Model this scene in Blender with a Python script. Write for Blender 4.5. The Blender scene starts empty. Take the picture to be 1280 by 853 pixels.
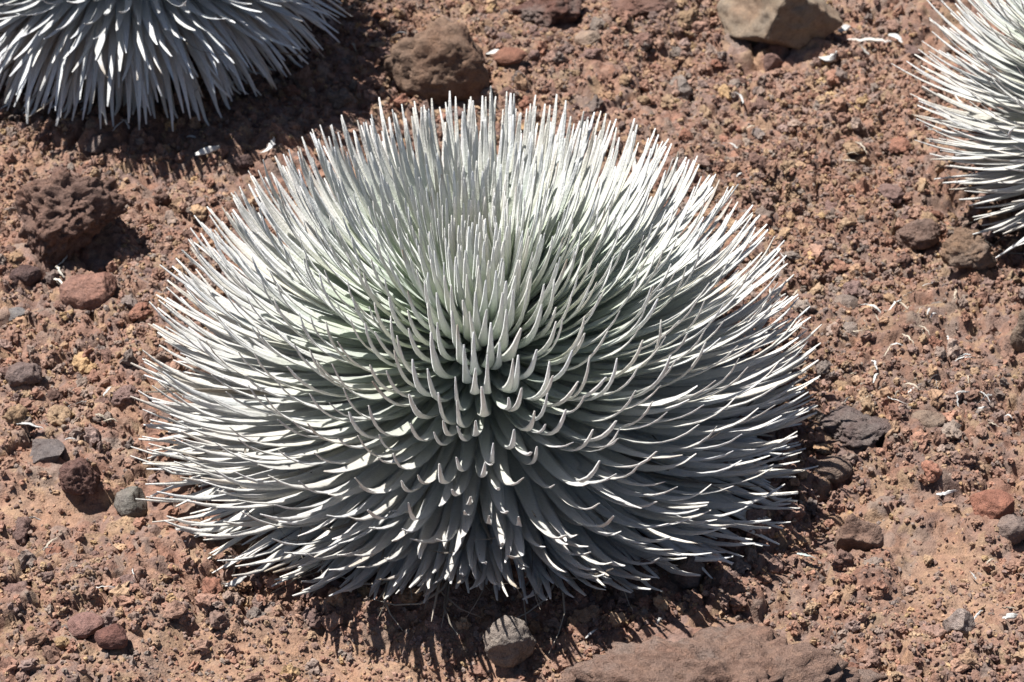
import bpy, math, random
import numpy as np
from mathutils import Vector

# ------------------------------------------------------------------ camera, sky, sun
S = bpy.context.scene
COL = S.collection
rad = math.radians
PITCH, DIST, LENS = 39.0, 2.35, 85.0
FPX = LENS / 36.0 * 1280.0
fwd = np.array([0, math.cos(rad(PITCH)), -math.sin(rad(PITCH))])
upv = np.array([0, math.sin(rad(PITCH)), math.cos(rad(PITCH))])
rgt = np.array([1.0, 0, 0])
def ray(px, py):
    d = fwd * FPX + rgt * (px - 640.0) + upv * (426.5 - py)
    return d / np.linalg.norm(d)
MAIN_C = np.array([0, 0, 0.088])
CAM = MAIN_C - DIST * ray(601, 446)
cd = bpy.data.cameras.new("camera"); cam = bpy.data.objects.new("camera", cd)
COL.objects.link(cam); S.camera = cam
cam.location = CAM; cam.rotation_euler = (rad(90 - PITCH), 0, 0)
cd.lens = LENS; cd.sensor_width = 36; cd.clip_start = 0.05; cd.clip_end = 2000
cd.dof.use_dof = True; cd.dof.focus_distance = DIST - 0.22; cd.dof.aperture_fstop = 13

SUN_EL = 66.0
SHADOW = np.array([0.89, -0.456])               # where shadows fall on the ground
world = bpy.data.worlds.new("World"); S.world = world; world.use_nodes = True
wn = world.node_tree.nodes; bg = wn["Background"]
sky = wn.new("ShaderNodeTexSky"); sky.sky_type = 'NISHITA'; sky.sun_disc = False
sky.altitude = 1200; sky.dust_density = 1.5; sky.sun_elevation = rad(SUN_EL)
sdir = Vector((-SHADOW[0] * math.cos(rad(SUN_EL)), -SHADOW[1] * math.cos(rad(SUN_EL)), math.sin(rad(SUN_EL))))
sky.sun_rotation = math.atan2(sdir.x, sdir.y)
world.node_tree.links.new(sky.outputs[0], bg.inputs[0]); bg.inputs[1].default_value = 0.05
sl = bpy.data.lights.new("sun", 'SUN'); sl.energy = 5.0; sl.angle = rad(0.53); sl.color = (1.0, 0.982, 0.955)
so = bpy.data.objects.new("sun", sl); COL.objects.link(so)
so.rotation_euler = (-sdir).to_track_quat('-Z', 'Y').to_euler(); so.location = (-2, 2, 4)
S.view_settings.view_transform = 'Standard'; S.view_settings.look = 'None'
S.view_settings.exposure = 1.13; S.view_settings.gamma = 1.0
S.render.resolution_x, S.render.resolution_y = 1024, 682

rng = np.random.default_rng(11); random.seed(11)

# ------------------------------------------------------------------ noise helpers
_perm = np.random.default_rng(5).permutation(4096).astype(np.int64)
_val = np.random.default_rng(6).random(4096)
def _h(ix, iy, iz=0, s=0):
    return _perm[(_perm[(_perm[(ix + s * 57) & 4095] + iy) & 4095] + iz) & 4095]
def vnoise(p, s=0):                            # value noise -1..1 for (n,3)
    i = np.floor(p).astype(np.int64); f = p - i; f = f * f * f * (f * (f * 6 - 15) + 10)
    r = 0
    for a in (0, 1):
        wx = f[:, 0] if a else 1 - f[:, 0]
        for b in (0, 1):
            wy = f[:, 1] if b else 1 - f[:, 1]
            for c in (0, 1):
                wz = f[:, 2] if c else 1 - f[:, 2]
                r = r + wx * wy * wz * _val[_h(i[:, 0] + a, i[:, 1] + b, i[:, 2] + c, s)]
    return r * 2 - 1
def fbm(p, o=4, s=0, g=0.5):
    r, a = 0, 1.0
    for k in range(o):
        r = r + a * vnoise(p * 2.03 ** k + 17.3 * k, s + k); a *= g
    return r
def cells(x, y, size, s=0):                    # 2-D cellular: distances to the two nearest seeds and the nearest cell's hash
    u, v = x / size, y / size
    iu, iv = np.floor(u).astype(np.int64), np.floor(v).astype(np.int64)
    d1 = np.full(x.shape, 9.0); d2 = d1.copy(); idc = np.zeros(x.shape, np.int64)
    for a in (-1, 0, 1):
        for b in (-1, 0, 1):
            hh = _h(iu + a, iv + b, 3, s)
            px = iu + a + _val[hh]; py = iv + b + _val[(hh + 1733) & 4095]
            d = np.hypot(u - px, v - py)
            near = d < d1
            d2 = np.where(near, d1, np.minimum(d2, d)); idc = np.where(near, hh, idc); d1 = np.where(near, d, d1)
    return d1, d2, idc
def sstep(a, b, x):
    t = np.clip((x - a) / (b - a), 0, 1); return t * t * (3 - 2 * t)

# ------------------------------------------------------------------ mesh helpers
def make_mesh(name, V, F, mat, smooth=True, col=None):
    V = np.asarray(V, np.float32); F = np.asarray(F, np.int32)
    me = bpy.data.meshes.new(name)
    n, k = F.shape
    me.vertices.add(len(V)); me.vertices.foreach_set("co", V.ravel())
    me.loops.add(n * k); me.loops.foreach_set("vertex_index", F.ravel())
    me.polygons.add(n)
    me.polygons.foreach_set("loop_start", np.arange(0, n * k, k, dtype=np.int32))
    me.polygons.foreach_set("loop_total", np.full(n, k, np.int32))
    me.polygons.foreach_set("use_smooth", np.full(n, smooth))
    if col is not None:
        at = me.color_attributes.new("tint", 'FLOAT_COLOR', 'POINT')
        c4 = np.ones((len(V), 4), np.float32); c4[:, :col.shape[1]] = col
        at.data.foreach_set("color", c4.ravel())
    me.update(calc_edges=True); me.validate()
    if mat: me.materials.append(mat)
    return me
def obj(name, me, parent=None, loc=(0, 0, 0), rot=(0, 0, 0), scale=(1, 1, 1)):
    o = bpy.data.objects.new(name, me); COL.objects.link(o)
    o.location = loc; o.rotation_euler = rot; o.scale = scale
    if parent: o.parent = parent
    return o
def tag(o, label=None, cat=None, group=None, kind=None):
    if label: o["label"] = label
    if cat: o["category"] = cat
    if group: o["group"] = group
    if kind: o["kind"] = kind
    return o
_ico = {}
def ico(sub):
    if sub not in _ico:
        import bmesh
        bm = bmesh.new(); bmesh.ops.create_icosphere(bm, subdivisions=sub, radius=1)
        _ico[sub] = (np.array([v.co[:] for v in bm.verts]), np.array([[v.index for v in f.verts] for f in bm.faces]))
        bm.free()
    return _ico[sub][0].copy(), _ico[sub][1]

# ------------------------------------------------------------------ materials
def new_mat(name):
    m = bpy.data.materials.new(name); m.use_nodes = True
    nt = m.node_tree; b = nt.nodes["Principled BSDF"]
    return m, nt, b
def nd(nt, t, **kw):
    n = nt.nodes.new(t)
    for k, v in kw.items():
        if k in ("_in",):
            for kk, vv in v.items(): n.inputs[kk].default_value = vv
        else: setattr(n, k, v)
    return n
def L(nt, a, b): nt.links.new(a, b)
def mixc(nt, fac, a, b, mode='MIX'):
    m = nd(nt, "ShaderNodeMix", data_type='RGBA', blend_type=mode)
    for s, v in ((0, fac), (6, a), (7, b)):
        if isinstance(v, (int, float)): m.inputs[s].default_value = v
        elif isinstance(v, tuple): m.inputs[s].default_value = v
        else: L(nt, v, m.inputs[s])
    return m.outputs[2]
def ramp(nt, src, stops):
    r = nd(nt, "ShaderNodeValToRGB"); e = r.color_ramp.elements
    while len(e) < len(stops): e.new(0.5)
    for q, (p, c) in zip(e, stops):
        q.position = p; q.color = c if len(c) == 4 else (*c, 1)
    L(nt, src, r.inputs[0]); return r.outputs[0]

def stone_material(name, source, bump=0.004, pores=220.0, mottled=0.5, weather=0.0):
    """rough volcanic cinder; colour comes from the stone (attribute or object colour), grain and pores from noise"""
    m, nt, b = new_mat(name)
    if source == 'attr': c = nd(nt, "ShaderNodeAttribute", attribute_name="tint").outputs[0]
    elif source == 'inst': c = nd(nt, "ShaderNodeAttribute", attribute_name="tint", attribute_type='INSTANCER').outputs[0]
    else: c = nd(nt, "ShaderNodeObjectInfo").outputs["Color"]
    geo = nd(nt, "ShaderNodeNewGeometry").outputs["Position"]
    n1 = nd(nt, "ShaderNodeTexNoise", _in={"Scale": 95.0, "Detail": 6.0, "Roughness": 0.65}); L(nt, geo, n1.inputs["Vector"])
    n2 = nd(nt, "ShaderNodeTexNoise", _in={"Scale": 620.0, "Detail": 3.0, "Roughness": 0.7}); L(nt, geo, n2.inputs["Vector"])
    n3 = nd(nt, "ShaderNodeTexNoise", _in={"Scale": 24.0, "Detail": 4.0}); L(nt, geo, n3.inputs["Vector"])
    v = nd(nt, "ShaderNodeTexVoronoi", _in={"Scale": pores, "Randomness": 1.0}); L(nt, geo, v.inputs["Vector"])
    f1 = ramp(nt, n1.outputs[0], [(0.30, (0.62, 0.58, 0.56)), (0.5, (1, 1, 1)), (0.72, (1.25, 1.2, 1.12))])
    f2 = ramp(nt, n2.outputs[0], [(0.28, (0.70, 0.68, 0.67)), (0.5, (1, 1, 1)), (0.74, (1.34, 1.30, 1.24))])
    f3 = ramp(nt, n3.outputs[0], [(0.35, (1.08, 0.96, 0.91)), (0.52, (1, 1, 1)), (0.68, (0.94, 1.0, 1.06))])
    k = mixc(nt, 1.0, c, f1, 'MULTIPLY'); k = mixc(nt, 1.0, k, f2, 'MULTIPLY'); k = mixc(nt, mottled, k, mixc(nt, 1.0, k, f3, 'MULTIPLY'))
    if weather:
        n4 = nd(nt, "ShaderNodeTexNoise", _in={"Scale": 11.0, "Detail": 5.0, "Roughness": 0.6}); L(nt, geo, n4.inputs["Vector"])
        wf = ramp(nt, n4.outputs[0], [(0.48, (0, 0, 0)), (0.60, (weather,) * 3)])
        k = mixc(nt, wf, k, mixc(nt, 1.0, (0.185, 0.160, 0.142, 1), f2, 'MULTIPLY'))
    L(nt, k, b.inputs["Base Color"])
    b.inputs["Roughness"].default_value = 0.93; b.inputs["Specular IOR Level"].default_value = 0.18
    bp1 = nd(nt, "ShaderNodeBump", _in={"Strength": 0.9, "Distance": bump}); L(nt, n1.outputs[0], bp1.inputs["Height"])
    pr = ramp(nt, v.outputs["Distance"], [(0.0, (0, 0, 0)), (0.42, (1, 1, 1))])
    bp2 = nd(nt, "ShaderNodeBump", _in={"Strength": 0.55, "Distance": bump * 0.35}); L(nt, pr, bp2.inputs["Height"]); L(nt, bp1.outputs[0], bp2.inputs["Normal"])
    bp3 = nd(nt, "ShaderNodeBump", _in={"Strength": 0.8, "Distance": bump * 0.3}); L(nt, n2.outputs[0], bp3.inputs["Height"]); L(nt, bp2.outputs[0], bp3.inputs["Normal"])
    L(nt, bp3.outputs[0], b.inputs["Normal"])
    return m
M_GROUND = stone_material("cinder_soil", 'attr', 0.0035, 260.0)
M_GRAVEL = stone_material("cinder_gravel", 'inst', 0.003, 300.0)
M_ROCK = stone_material("volcanic_rock", 'obj', 0.005, 190.0)
M_PATCHY = stone_material("patchy_weathered_rock", 'obj', 0.009, 120.0, 0.6, 0.55)
M_SMOOTH = stone_material("weathered_basalt", 'obj', 0.0012, 420.0, 0.9)

def leaf_material(name, sheen=0.6, trans=0.13):
    """felt-haired silver leaf: the tint attribute holds the blade's own colour (greener where young)"""
    m, nt, b = new_mat(name)
    c = nd(nt, "ShaderNodeAttribute", attribute_name="tint").outputs[0]
    geo = nd(nt, "ShaderNodeNewGeometry").outputs["Position"]
    n1 = nd(nt, "ShaderNodeTexNoise", _in={"Scale": 420.0, "Detail": 4.0, "Roughness": 0.7}); L(nt, geo, n1.inputs["Vector"])
    n2 = nd(nt, "ShaderNodeTexNoise", _in={"Scale": 45.0, "Detail": 3.0}); L(nt, geo, n2.inputs["Vector"])
    k = mixc(nt, 1.0, c, ramp(nt, n1.outputs[0], [(0.3, (0.86, 0.86, 0.86)), (0.7, (1.06, 1.06, 1.06))]), 'MULTIPLY')
    k = mixc(nt, 1.0, k, ramp(nt, n2.outputs[0], [(0.3, (0.92, 0.93, 0.90)), (0.7, (1.04, 1.03, 1.04))]), 'MULTIPLY')
    L(nt, k, b.inputs["Base Color"])
    b.inputs["Roughness"].default_value = 0.46; b.inputs["Specular IOR Level"].default_value = 0.6
    b.inputs["Sheen Weight"].default_value = sheen; b.inputs["Sheen Roughness"].default_value = 0.4
    bp = nd(nt, "ShaderNodeBump", _in={"Strength": 0.8, "Distance": 0.0014}); L(nt, n1.outputs[0], bp.inputs["Height"]); L(nt, bp.outputs[0], b.inputs["Normal"])
    tr = nd(nt, "ShaderNodeBsdfTranslucent"); L(nt, k, tr.inputs[0])
    mx = nd(nt, "ShaderNodeMixShader"); mx.inputs[0].default_value = trans
    out = nt.nodes["Material Output"]
    L(nt, b.outputs[0], mx.inputs[1]); L(nt, tr.outputs[0], mx.inputs[2]); L(nt, mx.outputs[0], out.inputs[0])
    return m
M_LEAF = leaf_material("silver_leaf")
M_DRY = leaf_material("dry_leaf", 0.2, 0.1)
m, nt, b = new_mat("plant_stem"); b.inputs["Base Color"].default_value = (0.10, 0.085, 0.06, 1); b.inputs["Roughness"].default_value = 0.9
M_STEM = m

# ------------------------------------------------------------------ ground
PLANTS = {}
def soft_patch(x, y):
    """1 where the surface is fine sand rather than lumps"""
    q = fbm(np.stack([x * 3.1, y * 3.1, np.full(x.shape, 3.3)], 1), 3, 9)
    s = 0.5 * sstep(0.55, 1.0, q)
    for px, py, rx, ry in ((400, 838, 0.20, 0.06), (1190, 745, 0.06, 0.07), (60, 655, 0.05, 0.03)):
        d = ray(px, py); cx, cy = (CAM - d * CAM[2] / d[2])[:2]
        s = np.maximum(s, 0.85 - 0.85 * sstep(0.5, 1.25, np.hypot((x - cx) / rx, (y - cy) / ry)))
    return s
def ground_low(x, y):
    p = np.stack([x, y, np.zeros(x.shape)], 1)
    fade = 1 - sstep(3.0, 10.0, np.hypot(x, y))
    z = 0.020 * fbm(p * 2.4 + 5.1, 3, 1) + 0.010 * fbm(p * 9.0, 2, 4)
    z = z * fade + 0.35 * (1 - fade) * fbm(p * 0.12, 4, 7)
    return z
def ground_z(x, y): return ground_low(np.atleast_1d(np.asarray(x, float)), np.atleast_1d(np.asarray(y, float)))
PAL = np.array([(0.225, 0.142, 0.104), (0.245, 0.165, 0.112), (0.200, 0.120, 0.092), (0.190, 0.130, 0.108), (0.262, 0.186, 0.124),
                (0.175, 0.126, 0.110), (0.225, 0.130, 0.095), (0.195, 0.150, 0.126), (0.215, 0.140, 0.108), (0.210, 0.133, 0.102)])
def axis(lo, hi, step, far):
    a = list(np.arange(lo, hi, step)); s = step; up, dn = [], []
    v = a[-1]
    while v < far: s *= 1.16; v += s; up.append(v)
    s = step; v = a[0]
    while v > -far: s *= 1.16; v -= s; dn.append(v)
    return np.array(dn[::-1] + a + up)
gx = axis(-0.95, 0.95, 0.0031, 400); gy = axis(-0.62, 1.25, 0.0031, 400)
X, Y = np.meshgrid(gx, gy); x, y = X.ravel(), Y.ravel()
z = ground_low(x, y)
near = 1 - sstep(1.6, 3.0, np.hypot(x, y - 0.3))
soft = soft_patch(x, y)
wx = x + 0.006 * vnoise(np.stack([x * 60, y * 60, x * 0], 1), 2); wy = y + 0.006 * vnoise(np.stack([x * 60, y * 60, x * 0 + 9], 1), 3)
gcol = np.zeros((len(x), 3)); lump = np.zeros(len(x))
for size, amp, sd, wgt in ((0.066, 0.016, 1, 0.35), (0.027, 0.007, 2, 0.5), (0.0125, 0.0030, 3, 0.7)):
    d1, d2, idc = cells(wx, wy, size, sd)
    h = _val[(idc * 7 + 91) & 4095]
    lump += amp * (0.25 + 0.9 * h) * np.sqrt(np.clip(1 - (d1 / 0.85) ** 2, 0, 1)) * sstep(0.0, 0.12, d2 - d1)
    c = PAL[idc % len(PAL)]
    gcol = c if size == 0.060 else gcol * (1 - wgt) + c * wgt
p3 = np.stack([x, y, x * 0], 1)
lump += 0.0045 * fbm(p3 * 75, 3, 21) 
z = z + near * (lump * (1 - 0.85 * soft) + 0.0012 * soft * fbm(p3 * 160, 2, 31))
sand = np.array((0.240, 0.160, 0.110))
gcol = gcol * (1 - 0.75 * soft[:, None]) + sand * (0.75 * soft[:, None])
gcol *= np.array((1.0, 0.965, 0.94)); gcol *= (1 + 0.16 * fbm(p3 * 5.0, 3, 41))[:, None]
nx, ny = len(gx), len(gy)
i = np.arange(nx * ny).reshape(ny, nx)
F = np.stack([i[:-1, :-1].ravel(), i[:-1, 1:].ravel(), i[1:, 1:].ravel(), i[1:, :-1].ravel()], 1)
tag(obj("ground", make_mesh("ground", np.stack([x, y, z], 1), F, M_GROUND, True, gcol)), kind="structure",
    label="red-brown volcanic cinder soil")
GZ = z.reshape(ny, nx)
def surf(px, py):                               # displaced surface height by grid lookup
    ix = np.clip(np.searchsorted(gx, px), 0, nx - 1); iy = np.clip(np.searchsorted(gy, py), 0, ny - 1)
    return GZ[iy, ix]
def hit(px, py, h=0.0):                         # where the line of sight through a picture point meets the ground
    d = ray(px, py); zz = h
    for _ in range(4):
        t = (zz - CAM[2]) / d[2]; q = CAM + d * t
        zz = float(ground_low(np.array([q[0]]), np.array([q[1]]))[0]) + 0.006 + h
    return q, np.linalg.norm(q - CAM) / FPX     # point and metres per picture unit there

# ------------------------------------------------------------------ leaves
GA = math.pi * (3 - math.sqrt(5))
CS = np.array([(-1.0, 0.10), (-0.55, -0.42), (0.0, -0.62), (0.55, -0.42), (1.0, 0.10), (0.42, -0.02), (0.0, -0.10), (-0.42, -0.02)])  # across, up
NS, NC = 13, len(CS)
def blade_faces(ns=NS):
    f = []
    for a in range(ns - 1):
        for c in range(NC):
            d = (c + 1) % NC
            f.append((a * NC + c, a * NC + d, (a + 1) * NC + d, (a + 1) * NC + c))
    e = (ns - 1) * NC
    f += [(e, e + 1, e + 7, e + 7), (e + 1, e + 2, e + 6, e + 7), (e + 2, e + 3, e + 5, e + 6), (e + 3, e + 4, e + 5, e + 5)]
    return f
BF = np.array([f for f in blade_faces() if len(set(f)) == 4])
def blade(base, az, beta, length, width, twist=0.0, drift=0.0, curl=0.0, floor=None, thick=1.0, taper=2.3, line=None):
    """beta: polar angle at each of NS stations; returns NS rings of vertices"""
    s = np.linspace(0, 1, NS) ** 0.88
    ds = np.diff(s, prepend=0) * length
    a = az + drift * s ** 1.5 + curl * sstep(0.75, 1.0, s)
    T = np.stack([np.sin(beta) * np.cos(a), np.sin(beta) * np.sin(a), np.cos(beta)], 1)
    P = base + np.cumsum(T * ds[:, None], 0)
    if line is not None:                        # a cubic arc from the stem to the rosette's outer surface
        P0, P1, P2, P3 = line; q = s[:, None]
        P = P0 * (1 - q) ** 3 + 3 * P1 * q * (1 - q) ** 2 + 3 * P2 * q * q * (1 - q) + P3 * q ** 3
        T = 3 * (P1 - P0) * (1 - q) ** 2 + 6 * (P2 - P1) * q * (1 - q) + 3 * (P3 - P2) * q * q
        T /= np.linalg.norm(T, axis=1)[:, None]
    if floor is not None:
        lo = floor(P) + 0.006
        P[:, 2] = np.maximum(P[:, 2], lo)
    W = np.stack([-np.sin(a), np.cos(a), 0 * a], 1)
    W = W - T * np.sum(W * T, 1)[:, None]; W /= np.linalg.norm(W, axis=1)[:, None]
    U = np.cross(W, T); U *= -1
    if U[0] @ np.array([-math.cos(az), -math.sin(az), 0.3]) < 0: U = -U
    tw = twist * s
    W2 = W * np.cos(tw)[:, None] + U * np.sin(tw)[:, None]; U2 = -W * np.sin(tw)[:, None] + U * np.cos(tw)[:, None]
    w = width * 0.5 * (0.80 + 0.20 * np.sin(np.pi * np.clip(s * 1.25, 0, 1))) * np.clip(1 - s ** taper, 0, 1) ** 0.85
    w = np.maximum(w, width * 0.115); w[-1] *= 0.45
    tk = np.maximum(w * 0.62, width * 0.14); tk[-1] *= 0.5; tk = tk * thick
    V = P[:, None, :] + W2[:, None, :] * (CS[None, :, 0:1] * w[:, None, None]) + U2[:, None, :] * (CS[None, :, 1:2] * tk[:, None, None])
    return V.reshape(-1, 3), P, s

def rosette(name, label, centre, N, zc, radii, z0, z1, th_max, bend, width, seed, group, dead=90, green=1.0, power=1.0, lobes=(), young=(0.41, 0.49, 0.325), old=(0.65, 0.622, 0.578), even=0.022, droop=False, skirt=0):
    """radii: (polar angle, distance of the leaf tips from the rosette's middle at height zc)"""
    g = np.random.default_rng(seed)
    root = tag(obj(name, None, loc=centre), label, "plant", group)
    root.empty_display_size = 0.05
    c = np.array(centre, float)
    fl = lambda P: ground_low(P[:, 0] + c[0], P[:, 1] + c[1]) - c[2] + 0.020
    young, old = np.array(young), np.array(old)
    blades = []; s = np.linspace(0, 1, NS) ** 0.88
    ra, rr = [q[0] for q in radii], [q[1] for q in radii]
    dirv = lambda th, az: np.array([math.sin(th) * math.cos(az), math.sin(th) * math.sin(az), math.cos(th)])
    for k in range(N + skirt):
        t = min((k + 0.5) / N, 1.0)
        th = max(0.03, math.acos(1 - (1 - math.cos(th_max)) * t ** power) + g.normal(0, 0.018)); thd = math.degrees(th)
        if k >= N: thd = g.uniform(84, math.degrees(th_max) + 1); th = math.radians(thd)      # the old leaves crowd towards the foot
        az = k * GA + g.normal(0, 0.025)
        R = np.interp(thd, ra, rr) * g.normal(1, even)
        for la, lw, lg, lt in lobes: R *= 1 + lg * math.exp(-(math.remainder(az - la, 2 * math.pi) / lw) ** 2) * float(sstep(lt, lt + 20, np.array(thd)))
        if g.random() < 0.03: R *= g.uniform(0.8, 0.95)
        B = math.radians(np.interp(thd, (0, 20, 50, 85, 112), (6, 18, 54, 62, 58))) * bend * g.normal(1, 0.17)
        if droop: B *= 1 - 1.9 * float(sstep(75, 112, np.array(thd)))
        r0 = 0.018 + 0.014 * t
        base = np.array([r0 * math.cos(az), r0 * math.sin(az), z1 + (z0 - z1) * t ** 0.8])
        tip = np.array([0, 0, zc]) + R * dirv(th, az)
        ln = np.linalg.norm(tip - base)
        a2 = az + g.normal(0, 0.55 if g.random() < 0.05 else 0.13)
        line = (base, base + dirv(min(th + 0.42 * B, 2.7), az) * ln * 0.45, tip - dirv(max(th - 0.68 * B, -0.3), a2) * ln * 0.33, tip)
        V, P, s = blade(base, az, np.full(NS, th), ln, width * g.normal(1, 0.10) * np.interp(thd, (0, 30, 65, 95), (0.84, 0.92, 1.0, 1.12)), g.normal(0, 0.30), 0, 0, fl,
                        taper=float(np.interp(thd, (0, 60, 95), (2.2, 2.3, 2.9))), line=line)
        yg = 1 - sstep(35, 85, np.array(thd))
        col = old[None] * (0.97 + 0.0 * s[:, None]) + 0
        mixg = green * np.clip((1 - sstep(0.30, 0.95, s)) * (0.2 + 0.8 * yg), 0, 1)[:, None]
        col = col * (1 - mixg) + young[None] * mixg
        col = col + np.array((0.03, 0.04, 0.045))[None] * yg
        col = col * g.normal(1, 0.055) * (1 + g.normal(0, 0.02) * np.array((1.0, 0.2, -1.2)))
        if g.random() < 0.05 + 0.10 * (thd > 90): # a dried tan tip
            tipf = (sstep(g.uniform(0.75, 0.93), 1.0, s) * g.uniform(0.4, 1.0))[:, None]; col = col * (1 - tipf) + np.array((0.30, 0.22, 0.14)) * tipf
        blades.append((V, np.repeat(col, NC, 0), P))
    # how much of each blade can be seen: splat its points into a coarse depth buffer
    idx, dep, pix = [], [], []
    for q, (V, _, P) in enumerate(blades):
        W = V.reshape(NS, NC, 3); W = np.concatenate([W[:-1] * (1 - f) + W[1:] * f for f in (0, 0.2, 0.4, 0.6, 0.8)]).reshape(-1, 3) + c - CAM
        dz = W @ fwd; u = (W @ rgt) / dz * FPX / 4 + 160; v = 107 - (W @ upv) / dz * FPX / 4
        ok = (u > -60) & (u < 400) & (v > -60) & (v < 260)
        pix.append((np.floor(v[ok]).astype(np.int64) + 100) * 1000 + np.floor(u[ok]).astype(np.int64) + 100); dep.append(dz[ok]); idx.append(np.full(ok.sum(), q))
    pix, dep, idx = np.concatenate(pix), np.concatenate(dep), np.concatenate(idx)
    o = np.lexsort((dep, pix)); first = np.ones(len(o), bool); first[1:] = pix[o][1:] != pix[o][:-1]
    cnt = np.bincount(idx[o][first], minlength=N + skirt)
    order = np.argsort(-cnt); single = set(order[:300].tolist())
    rv, rc, rf, n0 = [], [], [], 0
    for q, (V, C, P) in enumerate(blades):
        if q in single: obj("leaf", make_mesh("leaf", V, BF, M_LEAF, True, C), root)
        else:
            rv.append(V); rc.append(C); rf.append(BF + n0); n0 += len(V)
    if rv: tag(obj("leaf_mass", make_mesh("leaf_mass", np.concatenate(rv), np.concatenate(rf), M_LEAF, True, np.concatenate(rc)), root), kind="stuff")
    # withered leaves under the rosette
    rv, rc, rf, n0 = [], [], [], 0
    for k in range(dead):
        az = g.random() * 2 * math.pi; s = np.linspace(0, 1, NS) ** 0.88
        b0 = g.uniform(105, 128); beta = np.radians(b0 - g.uniform(-10, 55) * s ** 1.5 + g.normal(0, 25) * sstep(0.6, 1, s))
        base = np.array([0.025 * math.cos(az), 0.025 * math.sin(az), z0 + g.uniform(-0.01, 0.02)])
        V, P, s = blade(base, az, beta, rr[-1] * g.uniform(0.85, 1.2), width * g.uniform(0.3, 0.65), g.normal(0, 1.4), g.normal(0, 0.5), g.normal(0, 1.0), fl, 0.8)
        cc = np.array((0.27, 0.225, 0.175)) * g.uniform(0.5, 1.35)
        rv.append(V); rc.append(np.repeat(cc[None], len(V), 0)); rf.append(BF + n0); n0 += len(V)
    tag(obj("withered_leaves", make_mesh("withered_leaves", np.concatenate(rv), np.concatenate(rf), M_DRY, True, np.concatenate(rc)), root), "grey-brown withered leaves hanging under the rosette", kind="stuff")
    # stem
    V, Fi = ico(4); hgt = z1 + 0.0
    V = V * (1 + 0.12 * fbm(V * 4, 3, seed))[:, None]
    V = V * np.array((0.042, 0.042, (hgt + 0.03) / 2)) + np.array((0, 0, (hgt - 0.03) / 2))
    obj("stem", make_mesh("stem", V, Fi, M_STEM), root)
    return root

rosette("silversword_plant", "large silver silversword rosette with inward-hooked leaf tips, whole and round, beside a round grey stone",
        (0, 0, 0.0), 1400, 0.088, ((0, 0.168), (20, 0.194), (40, 0.231), (60, 0.283), (80, 0.318), (95, 0.314), (112, 0.262)), 0.070, 0.150, rad(110), 1.0, 0.0158, 3, "silversword rosettes",
        dead=300, power=1.2, skirt=360, lobes=((rad(212), 0.46, 0.16, 82), (rad(326), 0.42, 0.13, 82), (rad(270), 0.40, -0.075, 45)))
q, k = hit(160, 124)
rosette("silversword_plant", "silversword rosette with shaded drooping leaves and white tips, beside an ochre-topped clinker rock",
        (q[0], q[1] + 0.12, 0.0), 1450, 0.15, ((0, 0.19), (40, 0.232), (80, 0.268), (110, 0.262), (136, 0.228)), 0.14, 0.22, rad(134), 0.6, 0.0142, 8, "silversword rosettes", dead=40, green=0.4, even=0.035, droop=True, old=(0.60, 0.60, 0.59))
q, k = hit(1455, 318)
rosette("silversword_plant", "pale silversword rosette with straight spiky leaves, beside a brown clinker rock in open cinder",
        (q[0], q[1] + 0.10, 0.0), 1000, 0.12, ((0, 0.25), (40, 0.262), (80, 0.268), (95, 0.262), (112, 0.235)), 0.095, 0.17, rad(112), 0.62, 0.0125, 15, "silversword rosettes", dead=40, even=0.045)

# ------------------------------------------------------------------ rocks
def rock_verts(sub, seed, planes=9, cut=(0.62, 0.95), rough=0.10, freq=1.6, pits=0.0, dims=(1, 1, 1), pl=()):
    g = np.random.default_rng(seed)
    V, Fi = ico(sub)
    for a, b_, c_, d in pl:
        n = np.array((a, b_, c_)); n = n / np.linalg.norm(n); V = V - n * np.maximum(0, V @ n - d)[:, None] * 0.97
    for _ in range(planes):
        n = g.normal(size=3); n /= np.linalg.norm(n); d = g.uniform(*cut)
        V = V - n * np.maximum(0, V @ n - d)[:, None] * 0.96
    nrm = V / np.linalg.norm(V, axis=1)[:, None]
    off = g.uniform(0, 60, 3)
    dsp = rough * fbm(V * freq + off, 5, seed % 50, 0.55)
    if pits: dsp -= pits * sstep(0.1, 0.55, fbm(V * 5.5 + off, 2, seed % 40 + 3)) + 0.6 * pits * sstep(0.1, 0.6, fbm(V * 13 + off, 2, seed % 30 + 9))
    V = (V + nrm * dsp[:, None]) * np.array(dims)
    return V, Fi
def hero(px, py, w, h, name, label, cat, color, seed, depth=None, sub=5, rough=0.10, planes=9, cut=(0.62, 0.95), pits=0.0, rotz=None, mat=None, pl=(), sink=0.25, group=None, freq=1.6):
    """px,py: where its foot middle shows; w,h: its picture size"""
    q, k = hit(px, py)
    sx = w * k / 2; sy = (depth * k / 2) if depth else sx * 0.8
    vis = h * k                                   # vis = height*cos + depth*sin
    sz = max(0.3 * sx, (vis - sy * 1.0 * math.sin(rad(PITCH))) / math.cos(rad(PITCH)) / (2 - 2 * sink))
    V, Fi = rock_verts(sub, seed, planes, cut, rough, freq, pits, pl=pl)
    me = make_mesh(name, V, Fi, mat or (M_PATCHY if seed % 3 == 0 else M_ROCK))
    yy = q[1] + sy * 0.75
    o = obj(name, me, loc=(q[0], yy, float(ground_z(q[0], yy)[0]) + sz * (1 - 2 * sink) + 0.010), rot=(0, 0, rotz or 0), scale=(sx, sy, sz))
    lum = sum(color) / 3; o.color = (*[c * 0.8 + lum * 0.2 for c in color], 1)
    return tag(o, label, cat, group)
TAN, RUST, DARK, GREY, PURP = (0.23, 0.165, 0.11), (0.19, 0.085, 0.052), (0.115, 0.06, 0.046), (0.17, 0.145, 0.128), (0.14, 0.088, 0.075)
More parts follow.
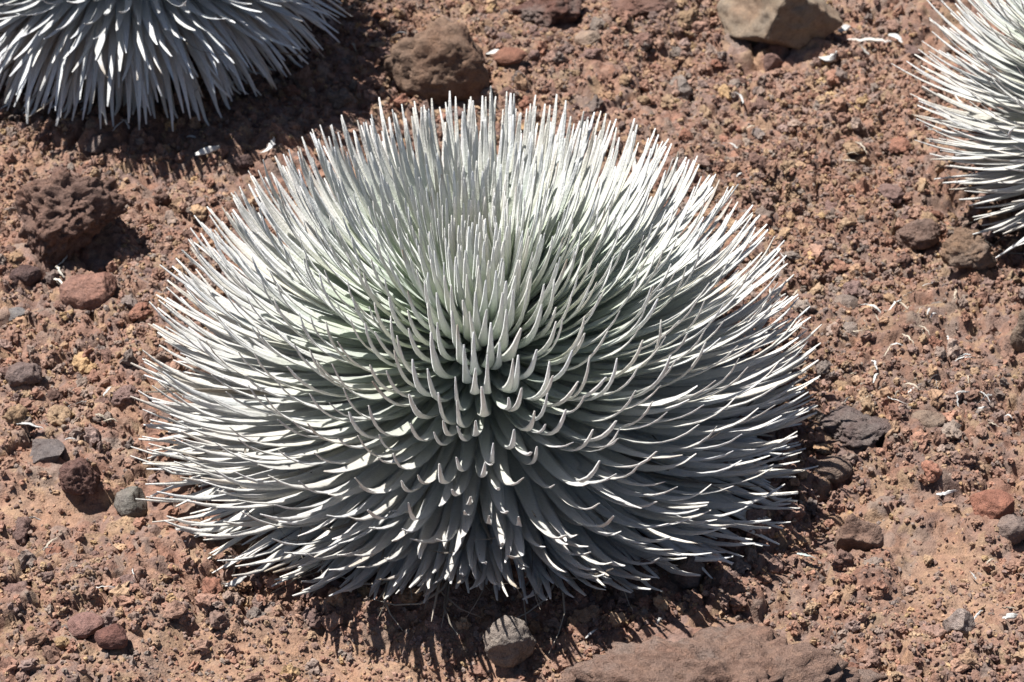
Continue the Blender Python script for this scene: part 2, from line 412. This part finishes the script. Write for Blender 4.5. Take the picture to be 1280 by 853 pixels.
H = [
 (974, 86, 160, 112, "boulder", "smooth tan-brown angular boulder with one sunlit flat face", (0.19, 0.138, 0.092), 101, dict(rough=0.08, freq=2.4, planes=2, cut=(0.8, 0.95), mat=M_SMOOTH, depth=130, sink=0.10, pl=[(-0.80, -0.50, 0.35, 0.42), (0.45, -0.85, 0.05, 0.40), (0.05, 0.45, 0.9, 0.66), (0.8, 0.1, 0.5, 0.70), (-0.2, -0.6, -0.7, 0.6), (-0.3, -0.9, 0.3, 0.62)])),
 (552, 130, 128, 98, "clinker_rock", "clinker rock with pale ochre top and dark shaded front", (0.165, 0.098, 0.062), 102, dict(rough=0.13, pits=0.08, depth=100, mat=M_ROCK)),
 (78, 338, 150, 125, "clinker_rock", "big rough red-brown clinker lump full of hollows", (0.135, 0.075, 0.054), 103, dict(rough=0.13, pits=0.09, depth=125, freq=2.6, sub=6, sink=0.12, planes=10, cut=(0.5, 0.85))),
 (114, 398, 76, 56, "cinder_rock", "blocky rust-red stone in front of the big rough clinker lump", (0.205, 0.10, 0.07), 104, dict(rough=0.07, pits=0.03)),
 (122, 195, 56, 30, "flat_stone", "flat grey-brown slab just in front of the drooping plant", (0.15, 0.10, 0.085), 105, dict(rough=0.05, planes=12, cut=(0.4, 0.8), depth=44)),
 (103, 630, 56, 50, "scoria_stone", "dark red pitted scoria stone alone on fine cinder", (0.115, 0.058, 0.045), 106, dict(rough=0.12, pits=0.10, sink=0.15)),
 (60, 584, 72, 26, "flat_stone", "long flat dark grey slab behind the dark red scoria stone", (0.115, 0.092, 0.085), 107, dict(rough=0.05, planes=12, cut=(0.35, 0.8), depth=50)),
 (162, 650, 40, 40, "flat_stone", "pale grey stone half sunk in cinder near the dark red scoria", (0.17, 0.155, 0.13), 108, dict(rough=0.05, sink=0.4, depth=50)),
 (142, 818, 46, 34, "cinder_rock", "dark maroon angular stone with a reddish stone beside it", (0.125, 0.055, 0.042), 109, dict(rough=0.06, sink=0.15)),
 (106, 800, 48, 26, "cinder_rock", "low reddish-brown stone beside the dark maroon angular stone", (0.19, 0.095, 0.075), 110, dict(rough=0.06)),
 (636, 844, 64, 68, "round_stone", "knobbly round grey-brown stone in front of the big round rosette", (0.26, 0.205, 0.16), 111, dict(rough=0.12, pits=0.05, sink=0.10, planes=6)),
 (895, 966, 400, 150, "boulder", "wide low red-brown boulder with grey weathered patches, partly out of view", (0.185, 0.108, 0.076), 112, dict(sub=6, rough=0.20, pits=0.12, depth=230, sink=0.35, freq=2.8, mat=M_PATCHY)),
 (1074, 700, 62, 62, "clinker_rock", "ridged brown clinker shard at the edge of the round plant's shadow", (0.17, 0.10, 0.07), 113, dict(rough=0.16, planes=10, cut=(0.4, 0.8))),
 (1196, 806, 42, 40, "round_stone", "light grey rounded stone on pale sandy cinder", (0.25, 0.20, 0.175), 114, dict(rough=0.08, sink=0.12)),
 (1243, 662, 72, 44, "cinder_rock", "broad brick-red angular stone with a dark underside", (0.22, 0.085, 0.05), 115, dict(rough=0.05, planes=12, cut=(0.45, 0.85), sink=0.1)),
 (1268, 682, 44, 36, "cinder_rock", "dull grey-brown stone touching the broad brick-red stone", (0.16, 0.11, 0.088), 116, dict(rough=0.09)),
 (1212, 354, 70, 64, "clinker_rock", "tan-topped brown clinker rock under the pale spiky plant", (0.21, 0.125, 0.075), 117, dict(rough=0.13, pits=0.07, sink=0.03)),
 (1148, 318, 58, 38, "clinker_rock", "dark brown knobbly clinker close by the tan-topped clinker rock", (0.145, 0.09, 0.068), 118, dict(rough=0.14, pits=0.07)),
 (1285, 445, 46, 60, "clinker_rock", "tall grey-tan clinker alone in bare cinder, partly out of view", (0.17, 0.12, 0.085), 119, dict(rough=0.14, pits=0.05)),
 (638, 90, 44, 24, "flat_stone", "small flat orange-red stone casting a black shadow", (0.23, 0.10, 0.06), 120, dict(rough=0.05, sink=0.05, depth=34)),
 (752, 106, 52, 20, "flat_stone", "flat pale tan stone in the open cinder behind the plant", (0.24, 0.16, 0.11), 121, dict(rough=0.05, depth=40)),
 (962, 98, 32, 26, "cinder_rock", "small wedge of reddish stone below the smooth tan boulder", (0.20, 0.11, 0.085), 122, dict(rough=0.04, planes=12, cut=(0.4, 0.8))),
 (690, 34, 92, 50, "clinker_rock", "jagged dark maroon clinker mound far behind the plant", (0.13, 0.062, 0.046), 123, dict(rough=0.2, pits=0.12, sink=0.3)),
 (800, 28, 70, 34, "clinker_rock", "low dark clinker ridge beside the jagged maroon mound", (0.14, 0.072, 0.052), 124, dict(rough=0.2, pits=0.1)),
 (1057, 392, 36, 20, "flat_stone", "small smooth grey stone among dry white leaf scraps", (0.165, 0.12, 0.095), 125, dict(rough=0.04)),
 (1070, 568, 90, 46, "clinker_rock", "low purple-grey clinker mass with sharp hollows", (0.125, 0.086, 0.076), 126, dict(rough=0.18, pits=0.1, sink=0.35)),
 (16, 404, 32, 14, "flat_stone", "small flat blue-grey slab near the blocky rust-red stone", (0.14, 0.13, 0.125), 127, dict(rough=0.03, depth=26)),
 (30, 490, 46, 34, "cinder_rock", "dull purple-grey lump with white scraps beside it", (0.14, 0.095, 0.082), 128, dict(rough=0.12)),
 (32, 362, 38, 26, "cinder_rock", "dark purple-brown stone at the foot of the big rough clinker", (0.105, 0.062, 0.055), 129, dict(rough=0.1)),
 (305, 216, 24, 18, "cinder_rock", "small black-brown stone next to a curled white twig", (0.075, 0.045, 0.04), 130, dict(rough=0.1)),
 (735, 62, 34, 22, "round_stone", "small rounded tan stone behind the flat pale tan stone", (0.22, 0.155, 0.11), 131, dict(rough=0.06)),
 (1040, 610, 46, 32, "cinder_rock", "grey-tan stone between the round plant and purple-grey clinker", (0.19, 0.125, 0.09), 132, dict(rough=0.1)),
 (1160, 545, 44, 26, "flat_stone", "flat stone with dark hollow beneath, right of purple-grey clinker", (0.175, 0.12, 0.085), 133, dict(rough=0.07, sink=0.1)),
 (1195, 230, 20, 14, "cinder_rock", "small purple stone beside the pale spiky plant's leaf tips", (0.14, 0.09, 0.08), 134, dict(rough=0.08)),
 (860, 738, 46, 40, "cinder_rock", "dark stone in the deep shade of the round plant", (0.13, 0.082, 0.062), 135, dict(rough=0.12)),
 (1092, 600, 0, 0, None, None, None, 0, {}),
]
heroes = []; marks = {}
for (px, py, w, h, nm, lab, colr, sd, kw) in H:
    if not nm: continue
    o = hero(px, py, w, h, nm, lab, "boulder" if nm == "boulder" else "rock" if "rock" in nm else "stone", colr, sd, **kw)
    heroes.append((o.location.x, o.location.y, o.scale.x)); marks[sd] = (o.location.x, o.location.y)
HX = np.array(heroes)

# ------------------------------------------------------------------ loose stones
VAR = ([rock_verts(2, 300 + v, 5, (0.5, 0.9), 0.30, 2.0) for v in range(14)], [rock_verts(3, 330 + v, 6, (0.45, 0.9), 0.34, 2.2, 0.10) for v in range(22)],
       [rock_verts(4, 360 + v, 7, (0.45, 0.9), 0.24, 2.0, 0.12) for v in range(20)])
def in_view(x, y, m=60):
    W = np.stack([x, y, 0 * x], 1) - CAM; dz = W @ fwd
    u = 640 + (W @ rgt) / dz * FPX; v = 426.5 - (W @ upv) / dz * FPX
    return (u > -m) & (u < 1280 + m) & (v > -m * 0.7) & (v < 853 + m * 0.7), u, v
def clear(x, y, r):
    ok = np.ones(len(x), bool)
    for hx, hy, hr in HX: ok &= np.hypot(x - hx, y - hy) > hr * 0.85 + r
    return ok
def scatter(n, lo, hi, a, reach=1.0, dens=1.0, seed=1, sandy=0.15):
    g = np.random.default_rng(seed)
    x = g.uniform(-0.95, 0.95, n); y = g.uniform(-0.6, 1.2, n)
    v, u, w = in_view(x, y, 240)
    r = lo * (1 - g.random(n) * (1 - (lo / hi) ** a)) ** (-1 / a)
    clump = fbm(np.stack([x * 7, y * 7, x * 0 + 1.7], 1), 2, 61)
    keep = v & (g.random(n) < np.clip(0.62 + 0.55 * clump, 0.12, 1) * (1 - (1 - sandy) * soft_patch(x, y))) & clear(x, y, r * 0.5)
    return x[keep], y[keep], r[keep], g
GP = np.array((1.0, 0.965, 0.94)) * np.concatenate([PAL, PAL, PAL * 1.12, [(0.20, 0.165, 0.14), (0.150, 0.122, 0.110), (0.30, 0.21, 0.12), (0.125, 0.080, 0.070), (0.29, 0.20, 0.13)]])
def gravel(name, label, n, lo, hi, a, lvl, seed, sandy=0.2):
    """loose grains: points carrying size, turn and colour; a node group sets one of the modelled stones on each"""
    x, y, r, g = scatter(n, lo, hi, a, seed=seed, sandy=sandy)
    m = len(x); z = surf(x, y) + r * g.uniform(0.0, 0.35, m)
    colr = np.clip(GP[g.integers(0, len(GP), m)] * g.normal(1, 0.10, (m, 1)), 0.02, 0.6)
    me = bpy.data.meshes.new(name); me.vertices.add(m); me.vertices.foreach_set("co", np.stack([x, y, z], 1).astype(np.float32).ravel())
    for nm, arr in (("turn", g.uniform(0, 6.283, (m, 3))), ("size", r[:, None] * g.uniform(0.7, 1.2, (m, 3)) * np.array((1, 1, 0.85)))):
        me.attributes.new(nm, 'FLOAT_VECTOR', 'POINT').data.foreach_set("vector", arr.astype(np.float32).ravel())
    me.attributes.new("pick", 'INT', 'POINT').data.foreach_set("value", g.integers(0, len(VAR[lvl]), m).astype(np.int32))
    me.attributes.new("tint", 'FLOAT_COLOR', 'POINT').data.foreach_set("color", np.concatenate([colr, np.ones((m, 1))], 1).astype(np.float32).ravel())
    me.update(); me.materials.append(M_GRAVEL)
    src = bpy.data.collections.new(name + "_grains")
    for V, Fi in VAR[lvl]: src.objects.link(bpy.data.objects.new("grain", make_mesh("grain", V, Fi, M_GRAVEL, False)))
    o = obj(name, me)
    ng = bpy.data.node_groups.new(name, 'GeometryNodeTree')
    ng.interface.new_socket("Geometry", in_out='INPUT', socket_type='NodeSocketGeometry'); ng.interface.new_socket("Geometry", in_out='OUTPUT', socket_type='NodeSocketGeometry')
    gi = ng.nodes.new("NodeGroupInput"); go = ng.nodes.new("NodeGroupOutput")
    ci = ng.nodes.new("GeometryNodeCollectionInfo"); ci.inputs["Collection"].default_value = src; ci.inputs["Separate Children"].default_value = True; ci.inputs["Reset Children"].default_value = True
    ip = ng.nodes.new("GeometryNodeInstanceOnPoints"); ip.inputs["Pick Instance"].default_value = True
    e2r = ng.nodes.new("FunctionNodeEulerToRotation")
    def at(nm, t):
        q = ng.nodes.new("GeometryNodeInputNamedAttribute"); q.data_type = t; q.inputs["Name"].default_value = nm; return q.outputs["Attribute"]
    lk = ng.links.new
    lk(gi.outputs[0], ip.inputs["Points"]); lk(ci.outputs[0], ip.inputs["Instance"]); lk(at("pick", 'INT'), ip.inputs["Instance Index"])
    lk(at("turn", 'FLOAT_VECTOR'), e2r.inputs[0]); lk(e2r.outputs[0], ip.inputs["Rotation"]); lk(at("size", 'FLOAT_VECTOR'), ip.inputs["Scale"]); lk(ip.outputs[0], go.inputs[0])
    md = o.modifiers.new("grains", 'NODES'); md.node_group = ng
    return tag(o, label, "gravel", kind="stuff")
gravel("fine_gravel", "fine loose cinder grains covering the soil", 230000, 0.0012, 0.0036, 1.3, 0, 71, 0.75)
gravel("coarse_gravel", "coarse loose cinder lumps covering the soil", 30000, 0.0034, 0.0120, 2.1, 1, 72)

KINDS = [("rust-red", (0.215, 0.108, 0.076)), ("tan", (0.27, 0.182, 0.115)), ("purple-brown", (0.160, 0.104, 0.090)), ("grey-brown", (0.18, 0.145, 0.124)), ("dark brown", (0.135, 0.082, 0.066)), ("pinkish-brown", (0.225, 0.138, 0.105))]
MARK = {101: "the smooth tan boulder", 102: "the ochre-topped clinker rock", 103: "the big rough clinker lump", 104: "the blocky rust-red stone", 106: "the dark red scoria stone", 107: "the long dark slab",
        109: "the dark maroon angular stone", 111: "the knobbly round stone", 112: "the wide low boulder", 113: "the ridged clinker shard", 114: "the light grey rounded stone", 115: "the broad brick-red stone",
        117: "the tan-topped clinker rock", 119: "the tall grey-tan clinker", 120: "the flat orange-red stone", 121: "the flat pale tan stone", 123: "the jagged maroon mound", 126: "the purple-grey clinker mass", 128: "the dull purple-grey lump"}
MESH = [make_mesh("cinder_stone", V, Fi, M_ROCK) for V, Fi in VAR[2]]
x, y, r, g = scatter(1500, 0.0075, 0.017, 2.4, seed=73)
v, pu, pv = in_view(x, y, 0)
blocked = np.hypot((pu - 600) / 400, (pv - 440) / 290) < 1
vis = np.where(v & ~blocked)[0]; vis = vis[np.argsort(-r[vis])][:290]
for j in vis:
    kd, cc = KINDS[g.integers(0, len(KINDS))]
    o = obj("cinder_stone", MESH[g.integers(0, len(MESH))], loc=(x[j], y[j], surf(x[j], y[j]) + r[j] * 0.22), rot=tuple(g.uniform(-0.6, 0.6, 2)) + (g.uniform(0, 6.28),),
            scale=tuple(r[j] * g.uniform(0.75, 1.2, 2)) + (r[j] * g.uniform(0.5, 0.85),))
    br = g.normal(1, 0.12); o.color = (*[max(0.02, c * br) for c in cc], 1)
    near_id = min(MARK, key=lambda q: math.hypot(marks[q][0] - x[j], marks[q][1] - y[j]))
    dd = math.hypot(marks[near_id][0] - x[j], marks[near_id][1] - y[j])
    sz = "chunky" if r[j] > 0.0125 else "small" if r[j] > 0.0095 else "tiny"
    where = f"close beside {MARK[near_id]}" if dd < 0.09 else f"in the gravel nearest {MARK[near_id]}"
    tag(o, f"{sz} {kd} cinder stone {where}", "stone", f"{kd} cinder stones")

# ------------------------------------------------------------------ dry leaf scraps and twigs
def scrap(px, py, length, ang, name, label, cat, width=4.0, bow=0.3, wav=0.0, color=(0.62, 0.60, 0.56), lift=0.004, group=None, seed=0, curl=0.0):
    g = np.random.default_rng(seed + int(px) * 3 + int(py)); q, k = hit(px, py)
    n = NS; s = np.linspace(0, 1, n); ln = length * k
    a = ang + bow * (s - 0.5) * 2 + wav * np.sin(s * 9 + g.random() * 6) 
    T = np.stack([np.cos(a), np.sin(a), 0 * a], 1); P = np.cumsum(T * (ln / n), 0); P -= P.mean(0)
    P = P + g.normal(0, 0.02, P.shape) * ln; P[:, 2] = lift + np.abs(g.normal(0.0, 0.002)) + 0.003 * np.sin(s * math.pi) + curl * ln * s ** 2
    P[:, 2] += surf(P[:, 0] + q[0], P[:, 1] + q[1]).max() * 0.75 + surf(q[0], q[1]) * 0.25
    W = np.stack([-np.sin(a), np.cos(a), 0 * a], 1); U = np.array((0, 0, 1.0))[None].repeat(n, 0)
    tw = g.normal(0, 1.6) * s + g.normal(0, 0.5)
    W, U = W * np.cos(tw)[:, None] + U * np.sin(tw)[:, None], U * np.cos(tw)[:, None] - W * np.sin(tw)[:, None]
    w = width * k / 2 * (0.35 + 0.65 * np.sin(np.pi * np.clip(s * 0.9 + 0.08, 0, 1))); t = w * 0.3
    V = P[:, None] + W[:, None] * (CS[None, :, 0:1] * w[:, None, None]) + U[:, None] * (CS[None, :, 1:2] * t[:, None, None])
    V = V.reshape(-1, 3)
    cc = np.repeat((np.array(color) * g.uniform(0.85, 1.12))[None], len(V), 0)
    o = obj(name, make_mesh(name, V, BF, M_DRY, True, cc), loc=(q[0], q[1], 0))
    return tag(o, label, cat, group)
WHITE, STRAW = (0.52, 0.50, 0.47), (0.40, 0.33, 0.245)
SC = [
 (1035, 90, 44, 0.5, "dry_leaf", "curled white dead leaf below the tan boulder", "leaf", 10, 1.9, WHITE),
 (1085, 66, 62, -0.1, "twig", "bleached twig lying right of the tan boulder", "twig", 5, 0.3, (0.50, 0.46, 0.41)),
 (1078, 78, 26, 1.9, "twig", "short grey twig crossing the bleached twig's end", "twig", 4, -0.5, (0.42, 0.38, 0.34)),
 (1118, 58, 24, 2.3, "dry_leaf", "thin white scrap at the end of the bleached twig", "leaf", 6, 0.3, WHITE),
 (1055, 48, 24, 0.7, "dry_leaf", "white scrap in the shade of the tan boulder", "leaf", 9, 0.8, WHITE),
 (338, 199, 48, 1.1, "twig", "curled white twig standing beside the round plant's leaf tips", "twig", 7, 0.9, (0.58, 0.56, 0.52)),
 (262, 212, 36, 0.5, "dry_leaf", "grey-white crumpled leaf left of the curled white twig", "leaf", 9, 0.5, (0.50, 0.48, 0.45)),
 (38, 552, 42, -0.25, "twig", "straight white stick lying behind the long dark slab", "twig", 6, 0.1, WHITE),
 (68, 358, 34, -0.9, "dry_leaf", "straw-white leaf strand beside the blocky rust-red stone", "leaf", 4, 0.2, (0.56, 0.51, 0.43)),
 (73, 362, 36, -0.7, "dry_leaf", "longest straw-white strand of the frayed bundle by the rust-red stone", "leaf", 4, 0.1, (0.60, 0.55, 0.47)),
 (77, 357, 28, -1.1, "dry_leaf", "short straw-white strand of the frayed bundle by the rust-red stone", "leaf", 4, 0.3, (0.52, 0.47, 0.39)),
 (82, 345, 30, 1.1, "dry_leaf", "thin straw strand rising from the frayed leaf bundle", "leaf", 3, 0.5, (0.58, 0.5, 0.4)),
 (1008, 714, 30, -0.4, "dry_leaf", "pale streaked leaf scrap at the shadow's edge", "leaf", 8, 0.3, (0.45, 0.52, 0.48)),
 (1184, 627, 32, 0.2, "dry_leaf", "star of white leaf scraps behind the brick-red stone", "leaf", 5, 0.6, WHITE),
 (1262, 784, 24, 0.1, "dry_leaf", "bright white scrap on sandy cinder near light grey stone", "leaf", 7, 0.5, WHITE),
 (298, 748, 34, 0.6, "dry_leaf", "silvery withered leaf fallen by the round plant's lower edge", "leaf", 9, 0.8, (0.5, 0.48, 0.45)),
 (283, 752, 22, -0.3, "dry_leaf", "short silvery leaf scrap beside the fallen withered leaf", "leaf", 7, 0.4, (0.55, 0.53, 0.5)),
 (620, 70, 26, 0.1, "dry_leaf", "white scrap behind the small flat orange-red stone", "leaf", 9, 0.5, WHITE),
 (775, 12, 24, 0.2, "dry_leaf", "pale scrap near the low dark clinker ridge", "leaf", 9, 0.4, (0.6, 0.55, 0.46)),
]
for q in SC:
    px, py, ln, an, nm, lab, cat, wd, bow, colr = q
    scrap(px, py, ln, an, nm, lab, cat, wd, bow, 0.15, colr)
g = np.random.default_rng(99)
cl = [(1130, 395, 60, 35, 13), (1165, 500, 70, 45, 15), (1105, 450, 50, 40, 9), (1235, 520, 40, 30, 7), (130, 530, 60, 60, 5), (120, 700, 120, 60, 6), (930, 180, 60, 40, 5), (1050, 215, 60, 50, 4),
      (800, 790, 60, 25, 4), (450, 50, 80, 40, 5), (1230, 760, 60, 60, 5), (970, 420, 40, 90, 4), (200, 170, 90, 40, 4)]
for cx, cy, sx, sy, n in cl:
    for _ in range(n):
        a, b2 = cx + g.normal(0, sx * 0.6), cy + g.normal(0, sy * 0.6)
        wht = g.random() < 0.6
        hq, _ = hit(a, b2); nid = min(MARK, key=lambda q: math.hypot(marks[q][0] - hq[0], marks[q][1] - hq[1]))
        lng = g.uniform(11, 34); kind_ = ("long" if lng > 25 else "short" if lng > 17 else "tiny") + (" bleached white" if wht else " straw-coloured")
        scrap(a, b2, lng, g.uniform(0, 6.28), "dry_leaf", f"{kind_} leaf scrap on the cinder nearest {MARK[nid]}", "leaf",
              g.uniform(1.6, 3.6), g.normal(0, 0.22), 0.12, WHITE if wht else STRAW, group="scattered white leaf scraps" if wht else "scattered straw leaf scraps", seed=int(g.integers(9999)))
